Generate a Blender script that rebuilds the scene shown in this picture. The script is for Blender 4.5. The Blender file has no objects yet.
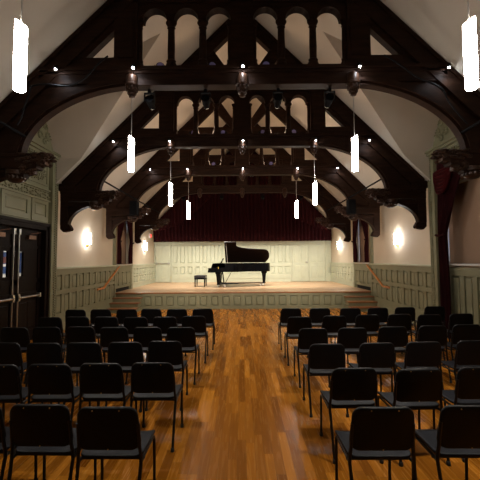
import bpy, bmesh, math, random
from mathutils import Vector, Matrix
random.seed(7)
R = math.radians
scene = bpy.context.scene
COL = scene.collection

# ------------------------------------------------------------------ camera
F, CH, CX = 350.0, 1.8, -0.025
PITCH, YAW, ROLL = math.atan(20/350.0), math.atan(2/350.0), R(0.4)
fwd = Vector((-math.sin(YAW)*math.cos(PITCH), math.cos(YAW)*math.cos(PITCH), math.sin(PITCH)))
right0 = Vector((math.cos(YAW), math.sin(YAW), 0))
up0 = right0.cross(fwd)
rgt = right0*math.cos(ROLL) - up0*math.sin(ROLL)
upv = right0*math.sin(ROLL) + up0*math.cos(ROLL)
cam = bpy.data.objects.new('camera', bpy.data.cameras.new('camera'))
COL.objects.link(cam)
cam.matrix_world = Matrix(((rgt.x, upv.x, -fwd.x, CX), (rgt.y, upv.y, -fwd.y, 0), (rgt.z, upv.z, -fwd.z, CH), (0, 0, 0, 1)))
cam.data.sensor_width = 36; cam.data.lens = 36*F/480.0
cam.data.clip_start = 0.05; cam.data.clip_end = 200
scene.camera = cam

def at(x, y, X=None, Y=None, Z=None):
    """the point of the room seen at pixel x, y on a plane X, Y or Z"""
    d = rgt*((x-240)/F) + upv*((240-y)/F) + fwd
    o = Vector((CX, 0, CH))
    if Y is not None: t = Y/d.y
    elif Z is not None: t = (Z-CH)/d.z
    else: t = (X-CX)/d.x
    return o + d*t

# ------------------------------------------------------------------ materials
MATS = {}
def mat(name, col, rough=0.5, metal=0.0, vary=0.12, scale=6.0, stretch=(1, 1, 1), bump=0.0, bscale=None, emit=0.0, ecol=None, spec=0.5, coat=0.0):
    m = bpy.data.materials.new(name); m.use_nodes = True
    nt = m.node_tree; b = nt.nodes['Principled BSDF']
    b.inputs['Roughness'].default_value = rough; b.inputs['Metallic'].default_value = metal
    b.inputs['Specular IOR Level'].default_value = spec
    b.inputs['Coat Weight'].default_value = coat
    tc = nt.nodes.new('ShaderNodeTexCoord'); mp = nt.nodes.new('ShaderNodeMapping')
    mp.inputs['Scale'].default_value = stretch
    nt.links.new(tc.outputs['Object'], mp.inputs['Vector'])
    nz = nt.nodes.new('ShaderNodeTexNoise'); nz.inputs['Scale'].default_value = scale; nz.inputs['Detail'].default_value = 5
    nt.links.new(mp.outputs['Vector'], nz.inputs['Vector'])
    rp = nt.nodes.new('ShaderNodeValToRGB')
    rp.color_ramp.elements[0].position = 0.3; rp.color_ramp.elements[1].position = 0.7
    rp.color_ramp.elements[0].color = [c*(1-vary) for c in col] + [1]
    rp.color_ramp.elements[1].color = [min(1, c*(1+vary)) for c in col] + [1]
    nt.links.new(nz.outputs['Fac'], rp.inputs['Fac']); nt.links.new(rp.outputs['Color'], b.inputs['Base Color'])
    if bump:
        bz = nt.nodes.new('ShaderNodeTexNoise'); bz.inputs['Scale'].default_value = bscale or scale*6; bz.inputs['Detail'].default_value = 4
        nt.links.new(mp.outputs['Vector'], bz.inputs['Vector'])
        bn = nt.nodes.new('ShaderNodeBump'); bn.inputs['Strength'].default_value = bump; bn.inputs['Distance'].default_value = 0.02
        nt.links.new(bz.outputs['Fac'], bn.inputs['Height']); nt.links.new(bn.outputs['Normal'], b.inputs['Normal'])
    if emit:
        b.inputs['Emission Color'].default_value = list(ecol or col) + [1]; b.inputs['Emission Strength'].default_value = emit
    MATS[name] = m
    return m

def plank_mat(name, cols, width=0.083, length=1.1, rough=0.32, gap=0.03, along='Y', bump=0.15):
    m = bpy.data.materials.new(name); m.use_nodes = True
    nt = m.node_tree; N = nt.nodes; L = nt.links; b = N['Principled BSDF']
    def math_(op, a, bb=None):
        n = N.new('ShaderNodeMath'); n.operation = op
        for i, v in enumerate((a, bb)):
            if v is None: continue
            if isinstance(v, (int, float)): n.inputs[i].default_value = v
            else: L.new(v, n.inputs[i])
        return n.outputs[0]
    tc = N.new('ShaderNodeTexCoord'); sp = N.new('ShaderNodeSeparateXYZ'); L.new(tc.outputs['Object'], sp.inputs[0])
    a, c = (sp.outputs['X'], sp.outputs['Y']) if along == 'Y' else (sp.outputs['Y'], sp.outputs['X'])
    u = math_('DIVIDE', a, width); row = math_('FLOOR', u)
    wn = N.new('ShaderNodeTexWhiteNoise'); wn.noise_dimensions = '1D'; L.new(row, wn.inputs['W'])
    v = math_('ADD', math_('DIVIDE', c, length), math_('MULTIPLY', wn.outputs['Value'], 7.3)); cell = math_('FLOOR', v)
    cb = N.new('ShaderNodeCombineXYZ'); L.new(row, cb.inputs[0]); L.new(cell, cb.inputs[1])
    w2 = N.new('ShaderNodeTexWhiteNoise'); w2.noise_dimensions = '2D'; L.new(cb.outputs[0], w2.inputs['Vector'])
    # grain: stretched noise shifted per plank
    mp = N.new('ShaderNodeMapping'); mp.inputs['Scale'].default_value = (28, 1.6, 1) if along == 'Y' else (1.6, 28, 1)
    ad = N.new('ShaderNodeVectorMath'); ad.operation = 'ADD'
    L.new(tc.outputs['Object'], ad.inputs[0])
    sc = N.new('ShaderNodeVectorMath'); sc.operation = 'SCALE'; L.new(w2.outputs['Color'], sc.inputs[0]); sc.inputs['Scale'].default_value = 9
    L.new(sc.outputs[0], ad.inputs[1]); L.new(ad.outputs[0], mp.inputs['Vector'])
    nz = N.new('ShaderNodeTexNoise'); nz.inputs['Scale'].default_value = 1.6; nz.inputs['Detail'].default_value = 6; L.new(mp.outputs[0], nz.inputs['Vector'])
    fac = math_('ADD', math_('MULTIPLY', w2.outputs['Value'], 0.65), math_('MULTIPLY', nz.outputs['Fac'], 0.45))
    rp = N.new('ShaderNodeValToRGB'); el = rp.color_ramp.elements
    while len(el) < len(cols): el.new(0.5)
    for i, cc in enumerate(cols):
        el[i].position = 0.15 + 0.7*i/(len(cols)-1); el[i].color = list(cc) + [1]
    L.new(fac, rp.inputs['Fac'])
    fr = math_('FRACT', u); edge = math_('MINIMUM', fr, math_('SUBTRACT', 1.0, fr))
    fv = math_('FRACT', v); ev = math_('MULTIPLY', math_('MINIMUM', fv, math_('SUBTRACT', 1.0, fv)), length/width)
    em = math_('MINIMUM', edge, ev)
    seam = N.new('ShaderNodeMapRange'); seam.inputs['From Min'].default_value = 0.0; seam.inputs['From Max'].default_value = gap
    L.new(em, seam.inputs['Value'])
    mx = N.new('ShaderNodeMix'); mx.data_type = 'RGBA'
    L.new(seam.outputs[0], mx.inputs['Factor']); mx.inputs['A'].default_value = [x*0.25 for x in cols[0]] + [1]
    L.new(rp.outputs['Color'], mx.inputs['B']); L.new(mx.outputs['Result'], b.inputs['Base Color'])
    b.inputs['Roughness'].default_value = rough; b.inputs['Specular IOR Level'].default_value = 0.10
    rr = N.new('ShaderNodeMapRange'); rr.inputs['To Min'].default_value = rough-0.06; rr.inputs['To Max'].default_value = rough+0.14
    L.new(nz.outputs['Fac'], rr.inputs['Value']); L.new(rr.outputs[0], b.inputs['Roughness'])
    bn = N.new('ShaderNodeBump'); bn.inputs['Strength'].default_value = bump; bn.inputs['Distance'].default_value = 0.004
    hs = math_('ADD', seam.outputs[0], math_('MULTIPLY', w2.outputs['Value'], 0.35)); L.new(hs, bn.inputs['Height'])
    L.new(bn.outputs['Normal'], b.inputs['Normal'])
    MATS[name] = m
    return m

mat('plaster', (0.56, 0.50, 0.41), 0.85, vary=0.05, scale=1.2, bump=0.05, bscale=30)
mat('wall_paint', (0.63, 0.545, 0.42), 0.75, vary=0.04, scale=1.4, bump=0.04, bscale=25)
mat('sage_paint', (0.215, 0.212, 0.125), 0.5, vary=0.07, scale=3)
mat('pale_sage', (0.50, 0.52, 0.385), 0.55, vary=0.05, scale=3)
mat('dark_wood', (0.0195, 0.0085, 0.0046), 0.55, spec=0.08, vary=0.4, scale=3, stretch=(1, 1, 6), bump=0.06, bscale=18)
mat('carved_wood', (0.034, 0.0155, 0.0085), 0.38, spec=0.22, vary=0.4, scale=9, bump=0.35, bscale=30)
mat('door_wood', (0.009, 0.0045, 0.003), 0.5, spec=0.1, vary=0.3, scale=4, stretch=(6, 6, 1))
plank_mat('oak_floor', [(0.135, 0.042, 0.0036), (0.20, 0.068, 0.0060), (0.27, 0.096, 0.0090), (0.37, 0.140, 0.0150)], width=0.083, length=0.95, rough=0.22, gap=0.018, bump=0.06)
plank_mat('stage_floor', [(0.44, 0.27, 0.15), (0.52, 0.33, 0.19), (0.60, 0.40, 0.24)], along='X', rough=0.3, gap=0.02)
mat('stage_nosing', (0.25, 0.095, 0.03), 0.35, vary=0.2, scale=5, stretch=(1, 8, 8))
mat('rail_wood', (0.55, 0.20, 0.045), 0.3, vary=0.2, scale=8, stretch=(6, 1, 1))
mat('velvet', (0.022, 0.0013, 0.0022), 0.9, vary=0.35, scale=4, stretch=(6, 6, 0.6), spec=0.15)
mat('swag_velvet', (0.055, 0.0025, 0.0038), 0.85, vary=0.3, scale=6, spec=0.2)
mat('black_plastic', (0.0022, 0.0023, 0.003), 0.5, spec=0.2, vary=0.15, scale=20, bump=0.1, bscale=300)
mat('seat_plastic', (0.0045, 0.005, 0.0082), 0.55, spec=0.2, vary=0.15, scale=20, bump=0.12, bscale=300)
mat('matte_black', (0.004, 0.004, 0.0045), 0.7, spec=0.05)
mat('black_steel', (0.003, 0.003, 0.0035), 0.4, 0.0, spec=0.3, vary=0.1)
mat('rubber', (0.01, 0.01, 0.01), 0.8)
mat('black_lacquer', (0.0035, 0.0035, 0.0045), 0.25, vary=0.05, spec=0.12)
mat('lid_brown_reflection', (0.014, 0.007, 0.0045), 0.4, vary=0.1, spec=0.08)  # brown reflection of the wood floor, put into the lid's colour
mat('steel', (0.55, 0.53, 0.5), 0.3, 1.0, vary=0.06)
mat('brass', (0.55, 0.36, 0.12), 0.3, 1.0, vary=0.1)
mat('bronze', (0.22, 0.13, 0.085), 0.4, 0.9, vary=0.1)
mat('gold', (0.75, 0.48, 0.1), 0.35, 0.8, vary=0.1)
mat('leather', (0.022, 0.02, 0.024), 0.4, vary=0.2, scale=20, bump=0.1)
mat('ivory', (0.75, 0.72, 0.62), 0.3, vary=0.03)
mat('shade_fabric', (0.30, 0.195, 0.13), 0.9, vary=0.05, scale=40)
mat('white_paint', (0.72, 0.70, 0.66), 0.5, vary=0.03)
mat('lamp_glass', (0.9, 0.88, 0.85), 0.3, emit=58, ecol=(1.0, 0.94, 0.86), vary=0.01)
mat('sconce_glass', (0.9, 0.88, 0.85), 0.3, emit=85, ecol=(1.0, 0.97, 0.93), vary=0.01)
mat('led_glass', (0.9, 0.9, 0.95), 0.3, emit=180, ecol=(0.82, 0.90, 1.0), vary=0.01)
mat('stage_lens', (0.25, 0.22, 0.5), 0.1, vary=0.02, coat=0.5)
mat('lit_lens', (0.9, 0.8, 0.7), 0.2, emit=1.5, ecol=(1.0, 0.82, 0.6), vary=0.01)
mat('grille', (0.012, 0.011, 0.01), 0.7)
mat('cable_black', (0.006, 0.006, 0.007), 0.6, spec=0.1, vary=0.05)
mat('wire_steel', (0.45, 0.43, 0.4), 0.35, 0.6, vary=0.05)
mat('exit_red', (0.7, 0.03, 0.02), 0.4, emit=1.5, ecol=(1.0, 0.05, 0.04), vary=0.02)
mat('lobby_white', (0.75, 0.74, 0.70), 0.7, vary=0.03)
mat('lobby_blue', (0.02, 0.05, 0.16), 0.6)
mat('lobby_red', (0.11, 0.03, 0.028), 0.6)
g = bpy.data.materials.new('clear_glass'); g.use_nodes = True
gb = g.node_tree.nodes['Principled BSDF']; gb.inputs['Transmission Weight'].default_value = 1; gb.inputs['Roughness'].default_value = 0.02; gb.inputs['IOR'].default_value = 1.1
MATS['clear_glass'] = g

# ------------------------------------------------------------------ mesh builder
class MB:
    def __init__(s, M=None):
        s.v = []; s.f = []; s.M = M or (lambda a, b, c: (a, b, c))
    def pt(s, a, b, c):
        s.v.append(s.M(a, b, c)); return len(s.v)-1
    def box(s, a0, a1, b0, b1, c0, c1):
        i = [s.pt(a, b, c) for c in (c0, c1) for b in (b0, b1) for a in (a0, a1)]
        for q in ((0, 1, 3, 2), (4, 5, 7, 6), (0, 1, 5, 4), (2, 3, 7, 6), (0, 2, 6, 4), (1, 3, 7, 5)):
            s.f.append([i[k] for k in q])
        return s
    def frustum(s, a0, a1, b0, b1, c0, c1, ins):
        i = [s.pt(a, b, c0) for b in (b0, b1) for a in (a0, a1)] + [s.pt(a, b, c1) for b in (b0+ins, b1-ins) for a in (a0+ins, a1-ins)]
        for q in ((0, 1, 3, 2), (4, 5, 7, 6), (0, 1, 5, 4), (2, 3, 7, 6), (0, 2, 6, 4), (1, 3, 7, 5)):
            s.f.append([i[k] for k in q])
        return s
    def prism(s, poly, h0, h1, axis='b'):
        """poly of 2-D points (the two other axes), extruded along axis"""
        def P(p, h):
            return {'a': (h, p[0], p[1]), 'b': (p[0], h, p[1]), 'c': (p[0], p[1], h)}[axis]
        n = len(poly)
        A = [s.pt(*P(p, h0)) for p in poly]; B = [s.pt(*P(p, h1)) for p in poly]
        s.f.append(A[::-1]); s.f.append(B)
        for k in range(n): s.f.append([A[k], A[(k+1) % n], B[(k+1) % n], B[k]])
        return s
    def band(s, inn, out, h0, h1):
        """strip between two polylines in the a-c plane, extruded along b"""
        n = len(inn)
        r = [[s.pt(p[0], h, p[1]) for p in line] for line in (inn, out) for h in (h0, h1)]
        a, b, c, d = r   # inn h0, inn h1, out h0, out h1
        for k in range(n-1):
            s.f += [[a[k], a[k+1], b[k+1], b[k]], [c[k], d[k], d[k+1], c[k+1]], [a[k], c[k], c[k+1], a[k+1]], [b[k], b[k+1], d[k+1], d[k]]]
        s.f += [[a[0], b[0], d[0], c[0]], [a[-1], c[-1], d[-1], b[-1]]]
        return s
    def tube(s, pts, r, n=8):
        pts = [Vector(p) for p in pts]; rs = r if isinstance(r, (list, tuple)) else [r]*len(pts)
        rings = []; nrm = None
        for k, p in enumerate(pts):
            t = (pts[min(k+1, len(pts)-1)]-pts[max(k-1, 0)]).normalized()
            if nrm is None:
                nrm = t.orthogonal().normalized()
            nrm = (nrm - t*nrm.dot(t)).normalized(); bn = t.cross(nrm)
            rings.append([s.pt(*(p + (nrm*math.cos(2*math.pi*j/n) + bn*math.sin(2*math.pi*j/n))*rs[k])) for j in range(n)])
        for k in range(len(rings)-1):
            for j in range(n):
                s.f.append([rings[k][j], rings[k][(j+1) % n], rings[k+1][(j+1) % n], rings[k+1][j]])
        s.f.append(rings[0][::-1]); s.f.append(rings[-1])
        return s
    def lathe(s, prof, cx=0, cy=0, n=16):
        """profile of (radius, height), turned about the vertical through cx, cy"""
        rings = [[s.pt(cx+r*math.cos(2*math.pi*j/n), cy+r*math.sin(2*math.pi*j/n), z) for j in range(n)] for r, z in prof]
        for k in range(len(rings)-1):
            for j in range(n):
                s.f.append([rings[k][j], rings[k][(j+1) % n], rings[k+1][(j+1) % n], rings[k+1][j]])
        s.f.append(rings[0][::-1]); s.f.append(rings[-1])
        return s
    def blob(s, c, r, n=7, m=5):
        rings = []
        for k in range(1, m):
            th = math.pi*k/m
            rings.append([s.pt(c[0]+r[0]*math.sin(th)*math.cos(2*math.pi*j/n), c[1]+r[1]*math.sin(th)*math.sin(2*math.pi*j/n), c[2]+r[2]*math.cos(th)) for j in range(n)])
        T = s.pt(c[0], c[1], c[2]+r[2]); B = s.pt(c[0], c[1], c[2]-r[2])
        for j in range(n):
            s.f.append([T, rings[0][j], rings[0][(j+1) % n]]); s.f.append([B, rings[-1][(j+1) % n], rings[-1][j]])
            for k in range(len(rings)-1):
                s.f.append([rings[k][j], rings[k+1][j], rings[k+1][(j+1) % n], rings[k][(j+1) % n]])
        return s
    def build(s, name, m, parent=None, bevel=0.0, smooth=False, loc=None):
        me = bpy.data.meshes.new(name); me.from_pydata([tuple(v) for v in s.v], [], s.f); me.update()
        bm = bmesh.new(); bm.from_mesh(me)
        bmesh.ops.recalc_face_normals(bm, faces=bm.faces)
        bm.to_mesh(me); bm.free()
        me.materials.append(MATS[m])
        o = bpy.data.objects.new(name, me); COL.objects.link(o)
        if smooth:
            me.polygons.foreach_set('use_smooth', [True]*len(me.polygons))
            try: me.set_sharp_from_angle(angle=R(40))
            except Exception: pass
        if bevel:
            bv = o.modifiers.new('bevel', 'BEVEL'); bv.width = bevel; bv.segments = 2; bv.limit_method = 'ANGLE'; bv.angle_limit = R(40)
        if parent: o.parent = parent
        if loc: o.location = loc
        return o

def tag(o, label=None, cat=None, group=None, kind=None):
    if label: o['label'] = label
    if cat: o['category'] = cat
    if group: o['group'] = group
    if kind: o['kind'] = kind
    return o
def thing(name, label, cat, loc=(0, 0, 0), rz=0, group=None):
    o = bpy.data.objects.new(name, None); COL.objects.link(o); o.empty_display_size = 0.1
    o.location = loc; o.rotation_euler = (0, 0, rz)
    return tag(o, label, cat, group)
def struct(o, label, cat):
    return tag(o, label, cat, None, 'structure')
def copy_tree(o, parent=None, skip=None):
    c = o.copy(); COL.objects.link(c)
    if parent: c.parent = parent
    for ch in list(o.children):
        if not (skip and ch.name.startswith(skip)): copy_tree(ch, c, skip)
    return c
def light(name, kind, energy, color, loc, parent=None, aim=None, **kw):
    l = bpy.data.lights.new(name, kind); l.energy = energy; l.color = color
    for k, v in kw.items(): setattr(l, k, v)
    o = bpy.data.objects.new(name, l); COL.objects.link(o); o.location = loc
    if aim is not None:
        o.rotation_euler = (Vector(aim)-Vector(loc)).to_track_quat('-Z', 'Y').to_euler()
    if parent: o.parent = parent
    return o

# ------------------------------------------------------------------ dimensions
W = 4.8                   # half width of the hall
AP = 8.47                 # height of the roof's apex: the slopes are |X| + Z = AP
PL = AP - W               # wall plate
TY = [2.88, 5.76, 8.93, 11.93, 15.12]     # trusses
Y0, Y1 = -3.0, 19.0
SF, SH = 13.0, 0.62       # stage front and stage height
T = 0.25

# ------------------------------------------------------------------ shell
struct(MB().box(-W-T, W+T, Y0-T, Y1+T, -0.1, 0).build('floor', 'oak_floor'), 'glossy brown oak strip floor of the hall', 'floor')
EZ, RX, RZ = 4.4, 1.75, 6.7
DORM = [(TY[1]+0.1, TY[2]-0.24), (TY[3]+0.1, TY[4]-0.24)]
c = MB()
for s in (-1, 1):
    EX = AP-EZ
    ys = [Y0-T] + [v for d in DORM for v in d] + [Y1+T]
    for k in range(0, len(ys), 2):     # plain stretches of the slope
        i = [c.pt(0, ys[k], AP), c.pt(0, ys[k+1], AP), c.pt(s*(W+T), ys[k+1], AP-W-T), c.pt(s*(W+T), ys[k], AP-W-T)]; c.f.append(i)
    for (a, b) in DORM:                # slope around a cross gable, and the cross gable itself
        m = (a+b)/2
        A = c.pt(0, a, AP); B = c.pt(0, b, AP); P = c.pt(s*EX, a, EZ); Q = c.pt(s*EX, b, EZ); V = c.pt(s*RX, m, RZ)
        c.f += [[A, P, V], [A, V, B], [B, V, Q]]
        G = c.pt(s*(W+T), m, RZ); H = c.pt(s*(W+T), a, EZ); K = c.pt(s*(W+T), b, EZ)
        c.f += [[P, H, G, V], [Q, V, G, K]]
        H2 = c.pt(s*(W+T), a, AP-W-T); K2 = c.pt(s*(W+T), b, AP-W-T)
        c.f += [[P, H2, H], [Q, K, K2]]
ceil = c.build('ceiling', 'plaster')
struct(ceil, 'sloping plaster ceiling with cross gables', 'ceiling')

def wall_piece(mb, s, y0, y1, z0, z1):
    mb.box(min(s*W, s*(W+T)), max(s*W, s*(W+T)), y0, y1, z0, z1)
DOOR = (6.42, 8.42, 2.58)            # left double door opening
WIN_R = (6.2, 8.35, 1.68, 3.55)      # right hall window
WIN_S = (13.12, 14.72, 1.66, 3.5)    # stage windows, both sides
for s, nm in ((-1, 'wall_left'), (1, 'wall_right')):
    w = MB()
    ztop = PL+0.02
    cuts = [(DOOR[0], DOOR[1], 0, DOOR[2])] if s < 0 else [(WIN_R[0], WIN_R[1], WIN_R[2], WIN_R[3])]
    cuts.append(WIN_S)
    y = Y0-T
    for (a, b, za, zb) in cuts:
        wall_piece(w, s, y, a, -0.1, ztop)
        if za > 0: wall_piece(w, s, a, b, -0.1, za)
        wall_piece(w, s, a, b, zb, ztop)
        y = b
    wall_piece(w, s, y, Y1+T, -0.1, ztop)
    for (a, b) in DORM:
        m = (a+b)/2
        w.prism([(a, ztop), (b, ztop), (b, EZ), (m, RZ), (a, EZ)], min(s*W, s*(W+T)), max(s*W, s*(W+T)), 'a')
    struct(w.build(nm, 'wall_paint'), 'cream painted side wall on the ' + ('left' if s < 0 else 'right'), 'wall')
for nm, y, yy in (('wall_back', Y1, Y1+T), ('wall_front', Y0-T, Y0)):
    struct(MB().prism([(-W-T, -0.1), (W+T, -0.1), (W+T, AP-W-T), (0, AP), (-W-T, AP-W-T)], y, yy, 'b').build(nm, 'pale_sage' if y > 0 else 'wall_paint'),
           'end wall behind the stage' if y > 0 else 'end wall behind the camera', 'wall')

# ------------------------------------------------------------------ panelling
def panels(mb, u0, u1, rows, pitch, pw, wbase, slab, z0, z1):
    """a framed panelled board in (u, v, w): recessed panels with raised fields between proud stiles and rails"""
    n = max(1, round((u1-u0)/pitch)); p = (u1-u0)/n; pw = pw*p/pitch
    mb.box(u0, u1, z0, z1, wbase-slab, wbase)
    us = [(u0+(k+0.5)*p-pw/2, u0+(k+0.5)*p+pw/2) for k in range(n)]
    h = 0.045
    vs = [z0] + [v for r in rows for v in r] + [z1]
    for k in range(0, len(vs), 2): mb.box(u0, u1, vs[k], vs[k+1], wbase, wbase+h)
    for (ra, rb) in rows:
        e = [u0] + [v for q in us for v in q] + [u1]
        for k in range(0, len(e), 2): mb.box(e[k], e[k+1], ra, rb, wbase, wbase+h)
        for (a, b) in us: mb.frustum(a+0.038, b-0.038, ra+0.038, rb-0.038, wbase, wbase+0.036, 0.008)
    return mb
def side_map(s, x=W):
    return lambda u, v, w: (s*(x-w), u, v)
front_map = lambda y: (lambda u, v, w: (u, y-w, v))
n_trim = [0]
def trim(o, label, cat='wall panelling'):
    n_trim[0] += 1; o.name = 'trim_%d' % n_trim[0]; return struct(o, label, cat)
for s, sd in ((-1, 'left'), (1, 'right')):
    M = side_map(s)
    b = MB(M)
    panels(b, 8.78, 12.98, [(0.46, 0.95), (1.06, 1.45)], 0.43, 0.29, 0.035, 0.035, 0.2, 1.56)
    b.box(8.78, 12.98, 0.0, 0.2, 0, 0.1); b.box(8.78, 12.98, 0.2, 0.24, 0, 0.09)
    b.box(8.78, 12.98, 1.56, 1.60, 0, 0.1)
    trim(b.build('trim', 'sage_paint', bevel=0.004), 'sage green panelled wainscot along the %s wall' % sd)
    b = MB(M); b.box(8.78, 13.0, 1.60, 1.645, 0, 0.125)
    trim(b.build('trim', 'pale_sage', bevel=0.006), 'pale dado cap on the %s wainscot' % sd, 'dado cap')
    b = MB(M)
    panels(b, 13.02, 14.82, [(0.86, 1.36)], 0.45, 0.29, 0.03, 0.03, 0.76, 1.56); b.box(13.02, 14.82, 1.56, 1.66, 0, 0.10)
    b.box(13.02, 13.12, 0.62, 0.76, 0, 0.056); b.box(14.72, 14.82, 0.62, 0.76, 0, 0.056)
    trim(b.build('trim', 'sage_paint', bevel=0.004), 'sage panelling below the %s stage window' % sd)
    b = MB(M)
    panels(b, 15.02, 18.98, [(0.86, 1.14), (1.2, 1.46)], 0.42, 0.28, 0.03, 0.03, 0.8, 1.56)
    b.box(15.02, 18.98, 0.62, 0.8, 0, 0.06); b.box(15.02, 18.98, 1.56, 1.64, 0, 0.09)
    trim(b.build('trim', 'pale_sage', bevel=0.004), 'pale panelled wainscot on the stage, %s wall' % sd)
    b = MB(M)                                # wainscot beside the camera, before the gabled bay
    panels(b, -2.98, 5.5, [(0.46, 0.95), (1.06, 1.45)], 0.43, 0.29, 0.035, 0.035, 0.2, 1.56)
    b.box(-2.98, 5.5, 0.0, 0.2, 0, 0.075); b.box(-2.98, 5.5, 1.56, 1.645, 0, 0.1)
    trim(b.build('trim', 'sage_paint'), 'sage green panelled wainscot nearest the camera, %s wall' % sd)
    for y, z0 in ((13.02-0.07, 0.0), (14.86, 0.62)):
        b = MB(M); b.box(y-0.06, y+0.08, z0, PL-0.02, 0.0, 0.09); b.box(y-0.08, y+0.10, z0, z0+0.22, 0, 0.11)
        trim(b.build('trim', 'sage_paint', bevel=0.006), 'slim sage pilaster at the %s side of the stage, %s' % (sd, 'front' if z0 == 0 else 'rear'), 'pilaster')
    # pilaster with a beaded edge
    for y, wh in ((8.66, 'far'), (5.83, 'near')):
        b = MB(M)
        b.box(y-0.13, y+0.13, 0.0, 4.42, 0.0, 0.09); b.box(y-0.16, y+0.16, 0.0, 0.3, 0.0, 0.11)
        for k in range(66): b.box(y+0.03, y+0.085, 0.42+k*0.06, 0.455+k*0.06, 0.09, 0.115)
        b.box(y-0.13, y-0.10, 0.3, 4.4, 0.09, 0.11); b.box(y+0.1, y+0.13, 0.3, 4.4, 0.09, 0.115)
        trim(b.build('trim', 'sage_paint'), 'tall sage pilaster with beaded edge, %s side of the %s gabled bay' % (wh, sd), 'pilaster')
    # gabled bay: cornice, pediment with scrolls
    b = MB(M); ya, yb = 5.66, 8.80; ym = (ya+yb)/2
    b.box(ya, yb, 4.30, 4.36, 0.0, 0.12); b.box(ya-0.03, yb+0.05, 4.36, 4.42, 0.0, 0.18); b.box(ya-0.05, yb+0.09, 4.42, 4.47, 0.0, 0.23)
    for k in range(34): b.box(ya+0.03+k*0.09, ya+0.075+k*0.09, 4.24, 4.30, 0.0, 0.11)
    half = []
    for (dy, z) in ((0.09, 4.47), (-0.07, 4.47), (-0.07, 4.62), (-0.17, 4.62), (-0.2, 4.72), (-0.27, 4.86), (-0.36, 4.93), (-0.40, 5.05), (-0.36, 5.2), (-0.26, 5.25), (-0.26, 5.3), (-0.95, 5.62)):
        half.append((yb+dy, z))
    poly = half + [(2*ym-p[0], p[1]) for p in half[::-1]]
    b.prism(poly, 0.0, 0.07, 'c')
    for e in (1, -1):
        for (dy, z, r) in ((-0.12, 4.62, 0.05), (-0.33, 4.98, 0.08), (-0.48, 4.80, 0.12), (-0.62, 5.02, 0.09), (-0.8, 4.75, 0.1), (-0.95, 5.0, 0.11), (-0.62, 4.65, 0.07)):
            yy = ym+e*(yb+dy-ym)
            for q in range(10):
                t = q/10*2*math.pi
                b.blob((yy+r*math.cos(t)*(1-q*0.06), z+r*math.sin(t)*(1-q*0.06), 0.08), (0.03, 0.03, 0.03), 6, 4)
        b.box(min(ym+e*(yb-0.26-ym), ym+e*(yb-0.95-ym)), max(ym+e*(yb-0.26-ym), ym+e*(yb-0.95-ym)), 5.25, 5.30, 0, 0.12)
    trim(b.build('trim', 'sage_paint'), 'carved sage pediment with scrolls over the %s gabled bay' % sd, 'pediment')

# left door bay: panels, carved frieze and carved tablets above the doors
M = side_map(-1)
b = MB(M)
b.box(5.95, 8.5, 2.7, 4.3, 0, 0.03)
for (u0, u1) in ((6.02, 6.72), (6.8, 7.72), (7.8, 8.46)):
    for q in ((u0, u1, 2.74, 2.86), (u0, u1, 3.16, 3.24), (u0, u0+0.1, 2.86, 3.16), (u1-0.1, u1, 2.86, 3.16)): b.box(*q, 0.03, 0.055)
    b.frustum(u0+0.13, u1-0.13, 2.89, 3.13, 0.03, 0.045, 0.02)
b.box(5.95, 8.5, 3.24, 3.28, 0.03, 0.08); b.box(5.95, 8.5, 3.50, 3.54, 0.03, 0.08); b.box(5.95, 8.5, 2.66, 2.72, 0.03, 0.08)
b.box(5.95, 6.42, 0, 2.7, 0, 0.03); b.box(8.42, 8.5, 0, 2.7, 0, 0.03)
trim(b.build('trim', 'sage_paint', bevel=0.003), 'sage panelled surround above the double doors')
b = MB(M)
for k in range(40):          # running leaf scroll
    u = 6.0+k*0.064
    for (dv, r) in ((0.03*math.sin(k*1.1), 0.032), (0.07, 0.02), (-0.07, 0.02)):
        b.blob((u+0.02*math.cos(k*2.3), 3.39+dv, 0.035), (r, r*0.8, 0.03), 6, 4)
trim(b.build('trim', 'sage_paint'), 'carved running scroll frieze above the double doors', 'frieze')
b = MB(M)
for (u0, u1) in ((6.02, 7.15), (7.3, 8.42)):
    for q in ((u0, u1, 3.62, 3.66), (u0, u1, 4.14, 4.18), (u0, u0+0.04, 3.66, 4.14), (u1-0.04, u1, 3.66, 4.14)): b.box(*q, 0.03, 0.055)
    for q in range(110):
        t = q*2.39996; r = math.sqrt(q/110)
        b.blob(((u0+u1)/2+r*math.cos(t)*(u1-u0)*0.44, 3.9+r*math.sin(t)*0.2, 0.035), (random.uniform(.02, .04), random.uniform(.015, .035), 0.035), 6, 4)
trim(b.build('trim', 'sage_paint'), 'carved leaf tablets over the double doors', 'carved panel')
# tall panels under the right hall window
b = MB(side_map(1))
panels(b, 5.96, 8.49, [(0.34, 1.42)], 0.46, 0.30, 0.03, 0.03, 0.2, 1.56); b.box(5.96, 8.49, 0, 0.2, 0, 0.07); b.box(5.96, 8.49, 1.54, 1.6, 0, 0.07)
b.box(5.96, 6.2, 1.6, 3.62, 0, 0.03); b.box(8.35, 8.49, 1.6, 3.62, 0, 0.03); b.box(5.96, 8.49, 3.55, 4.3, 0, 0.03)
trim(b.build('trim', 'sage_paint', bevel=0.004), 'tall sage panels below the right hall window')

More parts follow.
